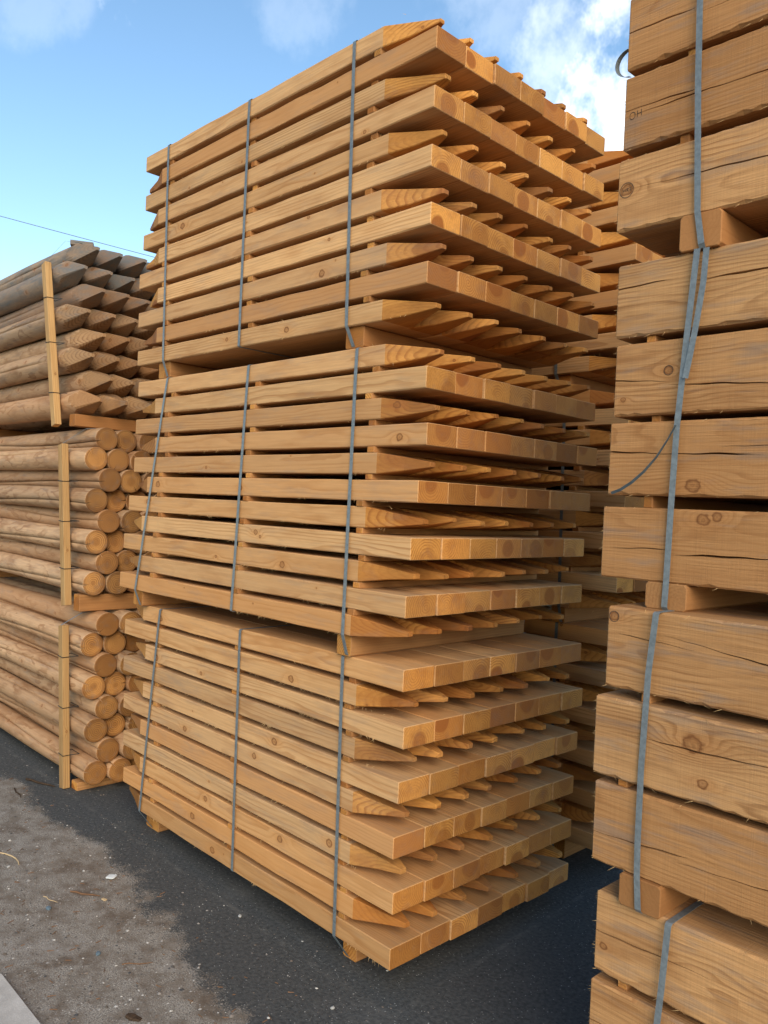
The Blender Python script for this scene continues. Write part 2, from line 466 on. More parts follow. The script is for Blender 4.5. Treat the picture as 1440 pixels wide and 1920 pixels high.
# ------------------------------------------------------------------ pointed square posts
PW, PT, PL = 0.147, 0.0715, 1.887
W7 = 7 * PW
post_meshes = []
for vi in range(8):
    rng = random.Random(40 + vi)
    j = lambda s: rng.uniform(-s, s)
    hw, hh, c = 0.1452 / 2, PT / 2, 0.003
    cut = PL - 0.205 + j(0.018)
    ty, tz = j(0.012), j(0.006)
    rings = [octo(0, hw - .002, hh - .002, c), octo(.002, hw, hh, c), *[octo(cut * q / 12, hw + j(.0008), hh + j(.0006), rng.uniform(.0018, .0055), j(.0009), j(.0006)) for q in range(1, 12)],
             octo(cut, hw, hh, c), octo(cut + 0.10, hw * .575 + j(.004), hh * .66 + j(.003), .003, ty * .5 + j(.003), tz * .5 + j(.002)),
             octo(PL - .004, 0.0125 + j(.004), 0.0082 + j(.002), .0015, ty, tz), octo(PL, 0.0105, 0.0066, .0015, ty, tz)]
    v, f = loft(rings)
    me = bpy.data.meshes.new('post')
    me.from_pydata(v, [], f)
    me.materials.append(PINE); me.materials.append(PINE_CUT)
    idx = [0] * len(f)
    for q in range(104, 128):
        idx[q] = 1
    idx[-1] = idx[-2] = 1
    me.polygons.foreach_set('material_index', idx)
    me.update()
    post_meshes.append(me)
batten_meshes = {}

FEATURE_KNOTS = {}
for bn, ly, x, dz in [(2, 0, -.721, -.004), (2, 0, -1.126, .006), (2, 0, -.158, .004), (2, 6, -1.51, .004), (2, 2, -.538, -.01),
                      (1, 7, -.066, -.008), (1, 5, -1.554, .004), (1, 5, -.909, -.004), (1, 4, -1.684, .012), (1, 3, -.786, .008),
                      (1, 2, -.622, -.012), (1, 8, -.124, .01), (0, 8, -1.165, -.012), (0, 8, -1.547, -.01), (0, 9, -.591, -.01),
                      (0, 5, -1.321, -.004), (0, 5, -.792, .01), (0, 6, -.647, .004), (0, 0, -1.045, -.006), (0, 2, -1.111, .008),
                      (0, 2, -.598, .01), (0, 3, -.322, .004), (0, 1, -1.245, -.005), (0, 10, -1.52, -.008)]:
    FEATURE_KNOTS.setdefault((bn, ly), []).append((x, dz))

XEND = [[-.005, -1.896, -.003, -1.902, -.003, -1.906, .007, -1.921, .025, -1.914, .015],
        [-1.872, .028, -1.879, .027, -1.865, .038, -1.846, .052, -1.868, .03, -1.883],
        [-1.889, .019, -1.896, .026, -1.893, .018, -1.872, .021, -1.856, .023, -1.859]]
#          y0      yaw     sy      z0      pitch  bearer height
BUN = [(0.0, 0.0, -.0197, .098, .0911, .098),
       (-.041, .0171, .0647, 1.1558, .0922, .0753),
       (.0051, .0144, -.0118, 2.2276, .0931, .0783)]
STRAPS = [[(-.273, -.276), (-.904, -.915), (-1.557, -1.709)],
          [(-.307, -.245), (-.957, -.911), (-1.599, -1.699)],
          [(-.366, -.355), (-.999, -1.017), (-1.643, -1.631)]]
BEARX = [[(-.305, -.232), (-1.767, -1.645)], [(-.302, -.228), (-1.760, -1.672)], [(-.380, -.285), (-1.705, -1.60)]]
TIPX = [{1: 0, 3: -.014, 5: -.015, 7: .005, 9: .01}, {0: -.005, 2: .001, 4: .016, 6: .037, 8: .039, 10: .032}, {0: .018, 2: .033, 4: .022, 6: .015, 8: .012, 10: -.023}]
BATX = [(-.255, -.95, -1.60), (-.215, -.905, -1.57), (-.27, -.975, -1.65)]

def post_bundle(bn, label, group, dx, dy, seed, feature=True, name='post_bundle', lift=0.0):
    y0, yaw, sy, z0, pitch, bh = BUN[bn]
    z0 += lift
    if bn == 0:
        bh += lift
    rng = random.Random(seed)
    T = thing(name, label, 'post bundle', (dx, dy + y0, z0 - bh), yaw, group)
    top = 10 * pitch + PT
    for l in range(11):
        x = XEND[bn][l] + (0 if feature else rng.uniform(-.012, .012))
        left_flat = x < -1
        zc = bh + l * pitch + PT / 2
        ysh = sy * l * pitch + rng.uniform(-.002, .002)
        for i in range(7):
            me = post_meshes[rng.randrange(8)]
            jx = rng.uniform(-.005, .005) if i else 0
            o = link('post', me, T, (x + jx, ysh + (i + .5) * PW + (rng.uniform(-.002, .001) if i == 0 else 0), zc), (0, rng.uniform(-.0008, .0008), (0 if left_flat else math.pi) + rng.uniform(-.0016, .0016)))
            if not left_flat:
                o.scale = (1.03, 1, 1)
            else:
                o.scale = ((TIPX[bn][l] - XEND[bn][l]) / PL, 1, 1)
            ks = []
            if i == 0 and feature:
                for fx, dz in FEATURE_KNOTS.get((bn, l), [])[:2]:
                    ks.append(((fx - x) if left_flat else (x - fx), dz, rng.uniform(.007, .0155)))
            while len(ks) < 2:
                ks.append((rng.uniform(.1, 1.9), rng.uniform(-.03, .03), rng.choice((0.0, 0.0035, .005, .007))))
            o['k1'], o['k2'] = [float(q) for q in ks[0]], [float(q) for q in ks[1]]
            o['weather'] = rng.choice((0.0, 0.0, 0.0, .03, .06, .12))
        if l < 10:
            gap = pitch - PT
            key = round(gap, 4)
            if key not in batten_meshes:
                batten_meshes[key] = beam_mesh('spacer_batten', W7 + .004, 0.034, gap, [BATTEN, PINE_CUT], .0015)
            for bx in BATX[bn]:
                link('spacer_batten', batten_meshes[key], T, (bx + rng.uniform(-.02, .02), ysh - .002 + rng.uniform(0, .012), zc + PT / 2 + gap / 2), (0, 0, math.pi / 2))
    for x0, x1 in BEARX[bn]:
        h = bh - .0015 if bn else bh
        me = beam_mesh('bearer', W7 - .03, abs(x1 - x0), h, [BATTEN, PINE_CUT], .006, rng)
        link('bearer', me, T, ((x0 + x1) / 2, .016 if bn else .065, bh - h / 2), (0, 0, math.pi / 2))
    for k, (xt, xb) in enumerate(STRAPS[bn]):
        zt, zb = bh + top + .0008, bh - .0008
        yf_t, yf_b = sy * top - .0055 - max(0, sy * PT), -.0055 - max(0, sy * PT)
        def xa(z):
            return xb + (xt - xb) * (z - zb) / (zt - zb)
        path = [(xt, yf_t + .006, zt), (xt, yf_t + .001, zt - .004)]
        for q in range(1, 12):
            z = zt + (zb - zt) * q / 12
            path.append((xa(z), yf_t + (yf_b - yf_t) * q / 12 + rng.uniform(-.0004, .0004), z))
        yb_t, yb_b = W7 + sy * top + .006, W7 + .006
        if k == 1:
            path += [(xb, yf_b, zb + .004), (xb, yf_b + .006, zb), (xb, yb_b - .004, zb), (xb, yb_b, zb + .004)]
        else:
            b0, b1 = BEARX[bn][0 if k == 0 else 1]
            xm = min(max(xb + (.02 if bn else 0), min(b0, b1) + .018), max(b0, b1) - .018)
            path += [(xb, yf_b, zb + .004), (xm, .0135 if bn else .0625, .010), (xm, .022 if bn else .07, .0006), (xm, W7 - .022, .0006), (xm, W7 - .012, .010), (xb, yb_b, zb + .004)]
        path += [(xt, yb_t, zt - .004), (xt, yb_t - .006, zt)]
        v, f = ribbon(path, .0155, .0009)
        mesh_obj('strap', v, f, STRAP, T)
    # frayed slivers along sawn edges
    items = []
    for l in range(11):
        zc = bh + l * pitch
        for _ in range(rng.randrange(3, 11)):
            cx = rng.uniform(-1.75, -.05)
            for _ in range(rng.randrange(1, 8)):
                e = rng.choice((0, 0, 0, PT))
                items.append(((cx + rng.gauss(0, .03), sy * l * pitch + .001, zc + e + (.002 if e == 0 else -.002)),
                              (rng.uniform(-1, 1), -.5 * rng.random() - .1, -.6 if e == 0 else .5), rng.uniform(.005, .016), rng.uniform(.0005, .001)))
        x = XEND[bn][l]
        if x > -1:
            for _ in range(rng.randrange(2, 9)):
                items.append(((x - .003, sy * l * pitch + rng.uniform(.01, W7), zc + .002), (.25, rng.uniform(-.6, .6), -.6), rng.uniform(.003, .010), rng.uniform(.0005, .0009)))
    v, f = spikes(items)
    s = mesh_obj('splinters', v, f, SPLINTER, T)
    s['kind'] = 'stuff'
    return T

post_bundle(0, 'bottom bundle of the front pointed-post stack, resting on low bearers on the asphalt', 'strapped bundles of pointed posts', 0, 0, 11)
post_bundle(1, 'middle bundle of the front pointed-post stack, leaning slightly, between two other bundles', 'strapped bundles of pointed posts', 0, 0, 12)
post_bundle(2, 'topmost bundle of the front pointed-post stack, square ends high against the sky', 'strapped bundles of pointed posts', 0, 0, 13)
post_bundle(0, 'bottom bundle of the post stack standing behind the front pointed-post stack', 'strapped bundles of pointed posts', -.03, 1.32, 21, False, lift=.022)
post_bundle(1, 'middle bundle of the post stack standing behind the front pointed-post stack', 'strapped bundles of pointed posts', -.03, 1.32, 22, False, lift=.022)
post_bundle(2, 'topmost bundle of the post stack standing behind the front pointed-post stack', 'strapped bundles of pointed posts', -.03, 1.32, 23, False, lift=.022)

# ------------------------------------------------------------------ heavy sleepers
SL_L, SL_D = 2.3, 0.235

def sleeper_mesh(h, cracks, rng):
    """front face (-Y) carries real checks: each (x0,z0,x1,z1,half width)"""
    D, c = SL_D, .004
    xs = [0.0] + [0.003] + [i * .02 for i in range(1, 30)] + [.65, .8, 1.0, 1.3, 1.7, 2.1, SL_L - .003, SL_L]
    cr = sorted(cracks, key=lambda q: -q[1])
    verts, faces, idx = [], [], []
    phase = [rng.uniform(0, 6) for _ in cr]
    nrow = None
    for xi, x in enumerate(xs):
        e = .003 if xi in (0, len(xs) - 1) else 0.0
        c = .004 + .0035 * rng.random() ** 2
        c2 = .004 + .006 * rng.random() ** 3
        row = [(D / 2 - e, -h / 2 + e), (D / 2 - e, h / 2 - e), (-D / 2 + c, h / 2 - e), (-D / 2 + e, h / 2 - c)]
        lastz = h / 2 - .0076
        for ci, (x0, z0, x1, z1, hwid) in enumerate(cr):
            t = (x - x0) / (x1 - x0)
            zc = z0 + (z1 - z0) * t + .0012 * math.sin(x * 23 + phase[ci]) + .0008 * math.sin(x * 71 + phase[ci])
            zc = max(-h / 2 + .012 + .006 * (len(cr) - ci), min(lastz - .008, zc))
            on_end0 = x0 <= .012
            if -0.001 <= t <= 1.001 or (on_end0 and x <= x0):
                prof = min(1.0, (1.001 - t) * 6) * (1.0 if on_end0 else min(1.0, (t + .001) * 6))
                prof = max(.12, prof) * (0.65 + .35 * math.sin(x * 17 + phase[ci] * 2))
            else:
                prof = 0.0
            ww = hwid * 1.45 * prof + .00015
            dp = .022 * min(1, prof * 1.5)
            row += [(-D / 2 + e, zc + ww), (-D / 2 + dp + e, zc), (-D / 2 + e, zc - ww)]
            lastz = zc - ww
        row += [(-D / 2 + e, -h / 2 + c2), (-D / 2 + c2, -h / 2 + e)]
        nrow = len(row)
        verts += [(x, a, d) for a, d in row]
    for i in range(len(xs) - 1):
        for j in range(nrow):
            k = (j + 1) % nrow
            faces.append((i * nrow + j, (i + 1) * nrow + j, (i + 1) * nrow + k, i * nrow + k))
            idx.append(0)
    faces.append(tuple(range(nrow)))
    faces.append(tuple((len(xs) - 1) * nrow + j for j in range(nrow - 1, -1, -1)))
    idx += [1, 1]
    return verts, faces, idx

plain_sleeper = {}
#  name: (xl, yfront, zbottom, ztop, cracks in world x,z, knots)
S_ROWS = {
 'A': (.731, -.043, 2.722, 2.904, [(.731, 2.816, .908, 2.812, .0012), (.915, 2.797, 1.35, 2.79, .0012)], []),
 'B': (.731, -.045, 2.521, 2.703, [(.731, 2.620, .92, 2.615, .0016), (.79, 2.606, 1.5, 2.60, .0020)], []),
 'C': (.727, -.051, 2.315, 2.495, [(.766, 2.418, 1.5, 2.395, .0013)], [(.751, 2.417, .015)]),
 'D': (.735, -.045, 2.049, 2.231, [(.735, 2.170, .875, 2.176, .0012), (.94, 2.160, 1.5, 2.166, .0016)], []),
 'E': (.739, -.044, 1.852, 2.031, [(.739, 1.941, .88, 1.932, .0013), (.88, 1.922, 1.4, 1.912, .0013)], [(.882, 1.957, .0105), (.765, 1.893, .006)]),
 'F': (.736, -.049, 1.656, 1.835, [(.736, 1.762, 1.10, 1.752, .0017), (1.02, 1.772, 1.5, 1.765, .0012)], [(.957, 1.682, .0165)]),
 'G': (.731, -.056, 1.450, 1.626, [(.76, 1.523, .905, 1.530, .0008), (.925, 1.517, 1.5, 1.54, .0022)], [(.99, 1.603, .014), (1.022, 1.612, .011)]),
 'H': (.795, -.118, 1.194, 1.387, [(.827, 1.325, 1.02, 1.310, .0009), (.945, 1.334, 1.5, 1.27, .0016)], [(.812, 1.363, .011)]),
 'I': (.782, -.134, .984, 1.171, [(.86, 1.094, 1.5, 1.105, .0014)], [(1.027, 1.110, .021), (1.053, 1.030, .011)]),
 'J': (.788, -.130, .774, .966, [(.788, .843, 1.025, .856, .0014), (1.0, .839, 1.5, .868, .0016)], []),
 'K': (.801, -.119, .509, .700, [(.801, .606, 1.10, .612, .0013)], [(.825, .575, .009)]),
 'L': (.798, -.124, .299, .488, [(.798, .388, 1.2, .41, .0014)], []),
 'M': (.795, -.120, .092, .283, [(.795, .20, 1.2, .19, .0013)], []),
}

def stroke(name, T, pts, yf, closed=False):
    v, f = ribbon([(x, yf - .0004, z) for x, z in pts], .0013, .0004, closed, Vector((0, -1, 0)), Vector((0, 0, 1)))
    return v, f

def sleeper_bundle(label, rows, zbase, seed, bearers, strap_path, extra=None):
    rng = random.Random(seed)
    r0 = S_ROWS[rows[-1]]
    ox, oy = r0[0], r0[1]
    T = thing('sleeper_bundle', label, 'timber bundle', (ox, oy, zbase), 0, 'strapped bundles of heavy squared sleepers')
    objs = {}
    frays = []
    for ri, rn in enumerate(rows):
        xl, yf, zb, zt, cracks, knots = S_ROWS[rn]
        h = zt - zb
        zc = (zb + zt) / 2
        v, f, idx = sleeper_mesh(h, [(a - xl, bz - zc, c - xl, dz - zc, w) for a, bz, c, dz, w in cracks], rng)
        o = mesh_obj('sleeper', v, f, [SLEEPER, PINE_CUT], T, (xl - ox, yf + SL_D / 2 - oy, zc - zbase), midx=idx)
        for q, kk in enumerate(('k1', 'k2')):
            o[kk] = [float(knots[q][0] - xl), float(knots[q][1] - zc), float(knots[q][2])] if q < len(knots) else [rng.uniform(.4, 2), rng.uniform(-.06, .06), rng.choice((0., .008, .012))]
        o['weather'] = 0.0
        objs[rn] = o
        for i in range(1, 4):
            key = round(h, 3)
            if key not in plain_sleeper:
                plain_sleeper[key] = beam_mesh('sleeper', SL_L, SL_D, h, [SLEEPER, PINE_CUT], .004)
            p = link('sleeper', plain_sleeper[key], T, (xl - ox + rng.uniform(-.012, .03), yf + SL_D / 2 - oy + i * (SL_D + .006), zc - zbase))
            p['k1'] = [rng.uniform(.3, 2), rng.uniform(-.06, .06), .011]
            p['k2'] = [0.0, 0.0, 0.0]
            p['weather'] = 0.0
        if ri < len(rows) - 1:
            gap = zb - S_ROWS[rows[ri + 1]][3]
            for sx in (.19, 1.15, 2.05):
                me = beam_mesh('spacer_batten', SL_D * 4 + .02, .024, gap, [BATTEN, PINE_CUT], .001)
                link('spacer_batten', me, T, (.86 + sx - .19 + rng.uniform(-.04, .04) - ox, yf - oy + .012, zb - zbase - gap / 2), (0, 0, math.pi / 2))
        for _ in range(90):
            t = rng.random()
            clump = .5 + .5 * math.sin(t * 19 + seed + ri * 2)
            frays.append(((xl - ox + .002, yf - oy + rng.uniform(.0, .03), zb + h * t - zbase), (-1, rng.uniform(-.5, .1), rng.uniform(-.5, .2)),
                          (.002 + .013 * clump * rng.random()), rng.uniform(.0005, .0009)))
        for _ in range(12):
            frays.append(((rng.uniform(.02, .5), yf - oy + .003, (zb if rng.random() < .6 else zt - .001) - zbase + .001), (rng.uniform(-1, 1), -.3, -.2), rng.uniform(.005, .02), .0006))
    zlow = S_ROWS[rows[-1]][2]
    for bx0, bx1, yo in bearers:
        me = beam_mesh('bearer', SL_D * 4 + .03, bx1 - bx0, zlow - zbase, [BATTEN, BATTEN], .006, rng)
        link('bearer', me, T, ((bx0 + bx1) / 2 - ox, yo - oy, (zlow - zbase) / 2), (0, 0, math.pi / 2))
    for path in strap_path:
        pts = [(x - ox, y - oy, z - zbase) for x, y, z in path]
        v, f = ribbon(pts, .0150, .0009)
        mesh_obj('strap', v, f, STRAP, T)
    v, f = spikes(frays)
    s = mesh_obj('splinters', v, f, SPLINTER, T)
    s['kind'] = 'stuff'
    return T, (ox, oy, zbase), objs

def loop(front, yb, zt, zb, xt, xb):
    return front + [(xb, front[-1][1] + .006, zb), (xb, yb - .004, zb), (xb, yb, zb + .004), (xt, yb, zt - .004), (xt, yb - .004, zt), (xt, front[0][1] + .006, zt)]

YB = .93
Ta, oa, sa = sleeper_bundle('topmost sleeper bundle of the heavy timber stack, strap loop sticking out at its end', ['A', 'B', 'C'], 2.231, 31,
    [(.899, 1.0, -.056), (2.35, 2.45, -.056)],
    [loop([(.922, -.060, 2.902), (.930, -.061, 2.62), (.944, -.062, 2.317), (.957, -.0625, 2.24)], YB, 2.9048, 2.2318, .922, .957),
     loop([(2.40, -.060, 2.902), (2.40, -.062, 2.317), (2.40, -.0625, 2.24)], YB, 2.9048, 2.2318, 2.40, 2.40)])
Tb, ob, sb_ = sleeper_bundle('second sleeper bundle from the top of the timber stack, with a loose strap tail', ['D', 'E', 'F', 'G'], 1.387, 32,
    [(.858, .962, -.062), (2.3, 2.4, -.062)],
    [loop([(.947, -.060, 2.230), (.932, -.062, 2.018), (.919, -.062, 1.82), (.915, -.064, 1.638), (.913, -.0665, 1.455), (.912, -.0685, 1.395)], YB, 2.2318, 1.3876, .947, .912),
     loop([(2.34, -.060, 2.230), (2.34, -.0665, 1.455), (2.34, -.0685, 1.395)], YB, 2.2318, 1.3876, 2.34, 2.34)])
Tc, oc, sc_ = sleeper_bundle('third sleeper bundle from the top of the heavy timber stack, with a large ringed knot', ['H', 'I', 'J'], .700, 33,
    [(.868, .972, -.138), (2.3, 2.4, -.138)],
    [loop([(.927, -.1345, 1.384), (.917, -.138, 1.249), (.912, -.141, 1.027), (.912, -.141, .855), (.915, -.1425, .78), (.922, -.1445, .708)], YB - .07, 1.3876, .7006, .927, .922),
     loop([(2.36, -.1345, 1.384), (2.36, -.141, .855), (2.36, -.1445, .708)], YB - .07, 1.3876, .7006, 2.36, 2.36)])
Td, od, sd_ = sleeper_bundle('lowest sleeper bundle of the heavy timber stack, standing on the asphalt', ['K', 'L', 'M'], 0.0, 34,
    [(.9, 1.0, -.11), (2.3, 2.4, -.11)],
    [loop([(.991, -.1345, .697), (.984, -.138, .554), (.974, -.138, .42), (.960, -.136, .095), (.955, -.114, .01)], YB - .07, .7008, .0008, .991, .955),
     loop([(2.36, -.1345, .697), (2.36, -.138, .42), (2.36, -.136, .095), (2.36, -.114, .01)], YB - .07, .7008, .0008, 2.36, 2.36)])

# loose strap ends
def L3(o, pts):
    return [(x - o[0], y - o[1], z - o[2]) for x, y, z in pts]
pts = []
for k in range(15):
    a = math.radians(100 + 165 * k / 14)
    pts.append((.738 + .040 * math.cos(a), -.036 + .004 * k / 14, 2.747 + .034 * math.sin(a)))
v, f = ribbon(L3(oa, pts), .014, .0009, False, Vector((-1, 0, 0)), Vector((.25, .95, .2)))
mesh_obj('strap_loop', v, f, STRAP, Ta)
pts = [(.970, -.062, 2.228), (.967, -.0635, 2.15), (.956, -.0645, 2.06), (.945, -.066, 1.985), (.936, -.067, 1.93)]
v, f = ribbon(L3(ob, pts), .0145, .0009, False, Vector((0, -1, 0)))
mesh_obj('strap_end', v, f, STRAP, Tb)
pts = [(.918, -.066, 1.822), (.902, -.070, 1.79), (.880, -.078, 1.748), (.853, -.086, 1.712), (.825, -.090, 1.686), (.795, -.088, 1.668), (.768, -.084, 1.659)]
v, f = ribbon(L3(ob, pts), .007, .0008, False, Vector((0, -1, 0)), Vector((.5, -.3, 1)))
mesh_obj('strap_tail', v, f, STRAP_DARK, Tb)
# pencil marks on the sleepers
def mark(T, o, yf, lines):
    vv, ff = [], []
    for pts, closed in lines:
        v, f = stroke('m', T, pts, yf, closed)
        n = len(vv)
        vv += [(x - o[0], y - o[1], z - o[2]) for x, y, z in v]
        ff += [tuple(q + n for q in t) for t in f]
    mesh_obj('pencil_mark', vv, ff, INK, T)
circ = lambda cx, cz, rx, rz, n=20: [(cx + rx * math.cos(6.2832 * k / n), cz + rz * math.sin(6.2832 * k / n)) for k in range(n)]
mark(Ta, oa, -.051, [(circ(.7515, 2.4165, .0185, .0185), True),
    ([(.741, 2.421), (.744, 2.413), (.747, 2.421), (.748, 2.414), (.751, 2.420)], False),
    ([(.752, 2.420), (.756, 2.421), (.753, 2.416), (.757, 2.413)], False),
    ([(.759, 2.422), (.763, 2.420), (.760, 2.416), (.764, 2.414)], False)])
mark(Ta, oa, -.045, [(circ(.7545, 2.603, .0075, .0088), True), ([(.768, 2.612), (.7675, 2.596)], False), ([(.768, 2.604), (.779, 2.605)], False), ([(.7785, 2.613), (.779, 2.597)], False)])
mark(Tb, ob, -.044, [(circ(.882, 1.957, .0115, .0115), True)])
mark(Tc, oc, -.118, [(circ(.812, 1.363, .0125, .0125), True)])

# ------------------------------------------------------------------ round posts
def log_body(rng, R, L, tip, seg=24):
    """round post whose worked end is at x=0 and which runs to -L; returns shared mesh"""
    rough = [(rng.uniform(0, 6.28), rng.uniform(.4, 1.2)) for _ in range(3)]
    grooves = [] if (tip and rng.random() < .4) else [0.0]
    gx0, gx1 = rng.uniform(-.9, -.2), rng.uniform(-2.3, -1.1)
    if not tip:
        gx0 = 0.0
    base = [2 * math.pi * (k + .5) / seg for k in range(seg)]
    angs = [(a, 0) for a in base]
    if grooves:
        angs = [(a, 0) for a in base if min(a, 2 * math.pi - a) > .14] + [(-.05, 0), (0.0, 1), (.05, 0)]
        angs.sort(key=lambda q: q[0])
    th0 = rng.uniform(-.25, .25)
    tl = rng.uniform(.25, .31)
    if tip:
        xs = [0.0, -.012] + [-.012 - (tl - .012) * k / 7 for k in range(1, 8)] + [-tl - .1, -tl - .3, -.95, -1.4, -1.8, -2.2, -L + .006, -L]
    else:
        xs = [0.0, -.0035, -.02, -.1, -.25, -.4, -.55, -.7, -.9, -1.1, -1.4, -1.8, -2.2, -L + .006, -L]
    rings = []
    for x in xs:
        ring = []
        tw = .25 * math.sin(x * 2.1 + rough[0][0])
        cy = .004 * math.sin(x * 2.4 + rough[1][0]); cz = .004 * math.sin(x * 1.9 + rough[2][0])
        cy *= min(1, -x * 2); cz *= min(1, -x * 2)
        for a, isg in angs:
            r = R * (1 + .012 * math.sin(2 * a + rough[0][0] + x * 2) + .012 * math.sin(x * 7 * rough[1][1] + rough[2][0] + a))
            aa = a if tip else a + tw
            if isg and gx1 < x <= gx0:
                r -= .50 * R * min(1, (x - gx1) * 5, 1 if not tip else (gx0 - x) * 5 + .05)
            if tip and x > -tl:
                s = .009 + (R * 1.02 - .009) * min(1, -x / tl)
                q = (aa - th0)
                lim = s / max(abs(math.cos(q)), abs(math.sin(q)))
                r = min(r, lim)
            if not tip and x == 0:
                r -= .0035
            if x <= -L:
                r -= .006
            ring.append((x, cy + r * math.cos(aa), cz + r * math.sin(aa)))
        rings.append(ring)
    v, f = loft(rings)
    n = len(angs)
    idx, sm = [], []
    for i in range(len(xs) - 1):
        worked = (tip and xs[i] > -tl + .001)
        if tip and worked:
            for k in range(n):
                a = angs[k][0]
                rr = math.hypot(*rings[i + 1][k][1:])
                cutf = math.hypot(rings[i + 1][k][1], rings[i + 1][k][2]) < R * .955 or math.hypot(rings[i][k][1], rings[i][k][2]) < R * .955
                idx.append(1 if cutf else 0); sm.append(False)
        else:
            idx += [1 if (i == 0 and not tip) else 0] * n
            sm += [not (i == 0 and not tip)] * n
    idx += [1, 1]; sm += [False, False]
    me = bpy.data.meshes.new('log')
    me.from_pydata(v, [], f)
    me.materials.append(LOG); me.materials.append(LOG_POINT if tip else LOG_END)
    me.polygons.foreach_set('material_index', idx)
    me.polygons.foreach_set('use_smooth', sm)
    me.update()
    return me

LOG_L = 2.6
blunt = [log_body(random.Random(70 + k), .0645, LOG_L, False) for k in range(8)]
pointed = [log_body(random.Random(90 + k), .0735, LOG_L, True, 32) for k in range(8)]

def log_bundle(label, zb, z0, pitch, d, xends, meshes, tip, seed, bear, stake, weather, strap_top):
    rng = random.Random(seed)
    ox = -2.5
    T = thing('log_bundle', label, 'log bundle', (ox, 0, zb), 0, 'bundles of round posts')
    ncol = 7
    y00 = d / 2 - .014
    for r in range(8):
        for c in range(ncol):
            y = y00 + c * d + (d / 2 if r % 2 else 0) + rng.uniform(-.001, .001)
            x = xends[r] + (rng.uniform(-.02, .02) if c == 0 else rng.uniform(-.04, .03))
            roll = rng.uniform(-.15, .15) if tip else math.pi + rng.uniform(-.75, .75) * (1 if c == 0 else 4)
            if tip and rng.random() < .5:
                roll += math.pi
            o = link('log', meshes[rng.randrange(8)], T, (x - ox, y, z0 + r * pitch - zb), (roll, 0, 0))
            ca, sa = math.cos(roll), math.sin(roll)
            o['k1'] = [-rng.uniform(.15, .6), rng.uniform(-.05, .05), rng.choice((.006, .009, .011))]
            o['k2'] = [-rng.uniform(.6, 1.6), rng.uniform(-.05, .05), rng.choice((.006, .01))]
            o['weather'] = float(weather[r] * rng.uniform(.7, 1.1))
    zlow = z0 - d / 2
    for bx in bear:
        me = beam_mesh('bearer', ncol * d + .04, .075, zlow - zb + .001, [BATTEN, PINE_CUT], .004, rng)
        link('bearer', me, T, (bx - ox, -.012, (zlow - zb) / 2), (0, 0, math.pi / 2))
    # upright stake tied to the front
    (xt, zt), (xb, zbt) = stake
    xt -= .05; xb -= .05
    yo = -.012 - .030
    me = beam_mesh('stake', math.hypot(zt - zbt, xt - xb), .056, .038, [STAKE, PINE_CUT], .003, rng)
    ang = math.atan2(zt - zbt, xt - xb)
    so = link('stake', me, T)
    m = Matrix.Translation((xb - ox, yo, zbt - zb)) @ Matrix.Rotation(-ang, 4, 'Y') @ Matrix.Rotation(math.pi / 2, 4, 'X')
    so.matrix_local = m
    so['k1'] = [.3, .0, .006]
    def sx(z):
        return xb + (xt - xb) * (z - zbt) / (zt - zbt)
    for fr in (.22, .5, .78):
        z = zbt + (zt - zbt) * (fr + rng.uniform(-.03, .03))
        cx = sx(z) - ox
        ring = [(cx - .030, yo - .021, z - zb + .002), (cx + .030, yo - .021, z - zb - .001), (cx + .031, yo + .022, z - zb), (cx + .05, yo + .06, z - zb + .004), (cx - .05, yo + .06, z - zb + .004), (cx - .031, yo + .022, z - zb + .001)]
        v, f = tube(ring, .0022, 5, True)
        mesh_obj('wire_tie', v, f, WIRE, T)
    # pale strap down the stake's outer edge and over the logs
    xs_t, xs_b = sx(zt) - .034, sx(zbt) - .034
    ztop = z0 + 7 * pitch + d / 2
    path = [(xs_b - ox, yo - .012, zbt - zb + .01), (xs_t - ox, yo - .012, zt - zb - .01), (xs_t + strap_top - ox, .03, ztop - zb - .012), (xs_t + strap_top - ox, .12, ztop - zb - .002), (xs_t + strap_top - ox, .20, ztop - zb - .02)]
    v, f = ribbon(path, .010, .001, False, Vector((0, -1, .6)))
    mesh_obj('strap', v, f, STRAP, T)
    return T

log_bundle('lowest bundle of blunt round posts with a stake reaching the asphalt', 0.0, .108, .1115, .1275, [-2.31, -2.29, -2.34, -2.34, -2.38, -2.36, -2.40, -2.36],
           blunt, False, 51, (-2.43, -4.4), ((-2.535, .867), (-2.432, .002)), [0.0] * 8, .10)
log_bundle('middle bundle of blunt sawn round posts stacked between two other log bundles', .955, 1.109, .113, .129, [-2.405, -2.408, -2.425, -2.43, -2.448, -2.44, -2.47, -2.49],
           blunt, False, 52, (-2.50, -4.4), ((-2.645, 1.863), (-2.51, .979)), [0.05] * 8, .16)
log_bundle('topmost bundle of sharpened round posts, weathered grey on top', 1.967, 2.107, .1285, .1475, [-2.47, -2.51, -2.588, -2.602, -2.649, -2.649, -2.71, -2.737],
           pointed, True, 53, (-2.66, -4.4), ((-3.0, 2.935), (-2.75, 1.972)), [.0, .03, .06, .1, .2, .42, .88, 1.0], .12)

# offcut lying on top of the log bundle
v, f = loft([octo(0, .03, .014, .003), octo(.13, .03, .014, .003)])
o = mesh_obj('wood_offcut', v, f, SLEEPER, None, (-3.06, .10, 3.093), (0, 0, math.radians(62)))
o['weather'] = .9
tag(o, 'short grey offcut lying across the weathered top of the sharpened log bundle', 'offcut')

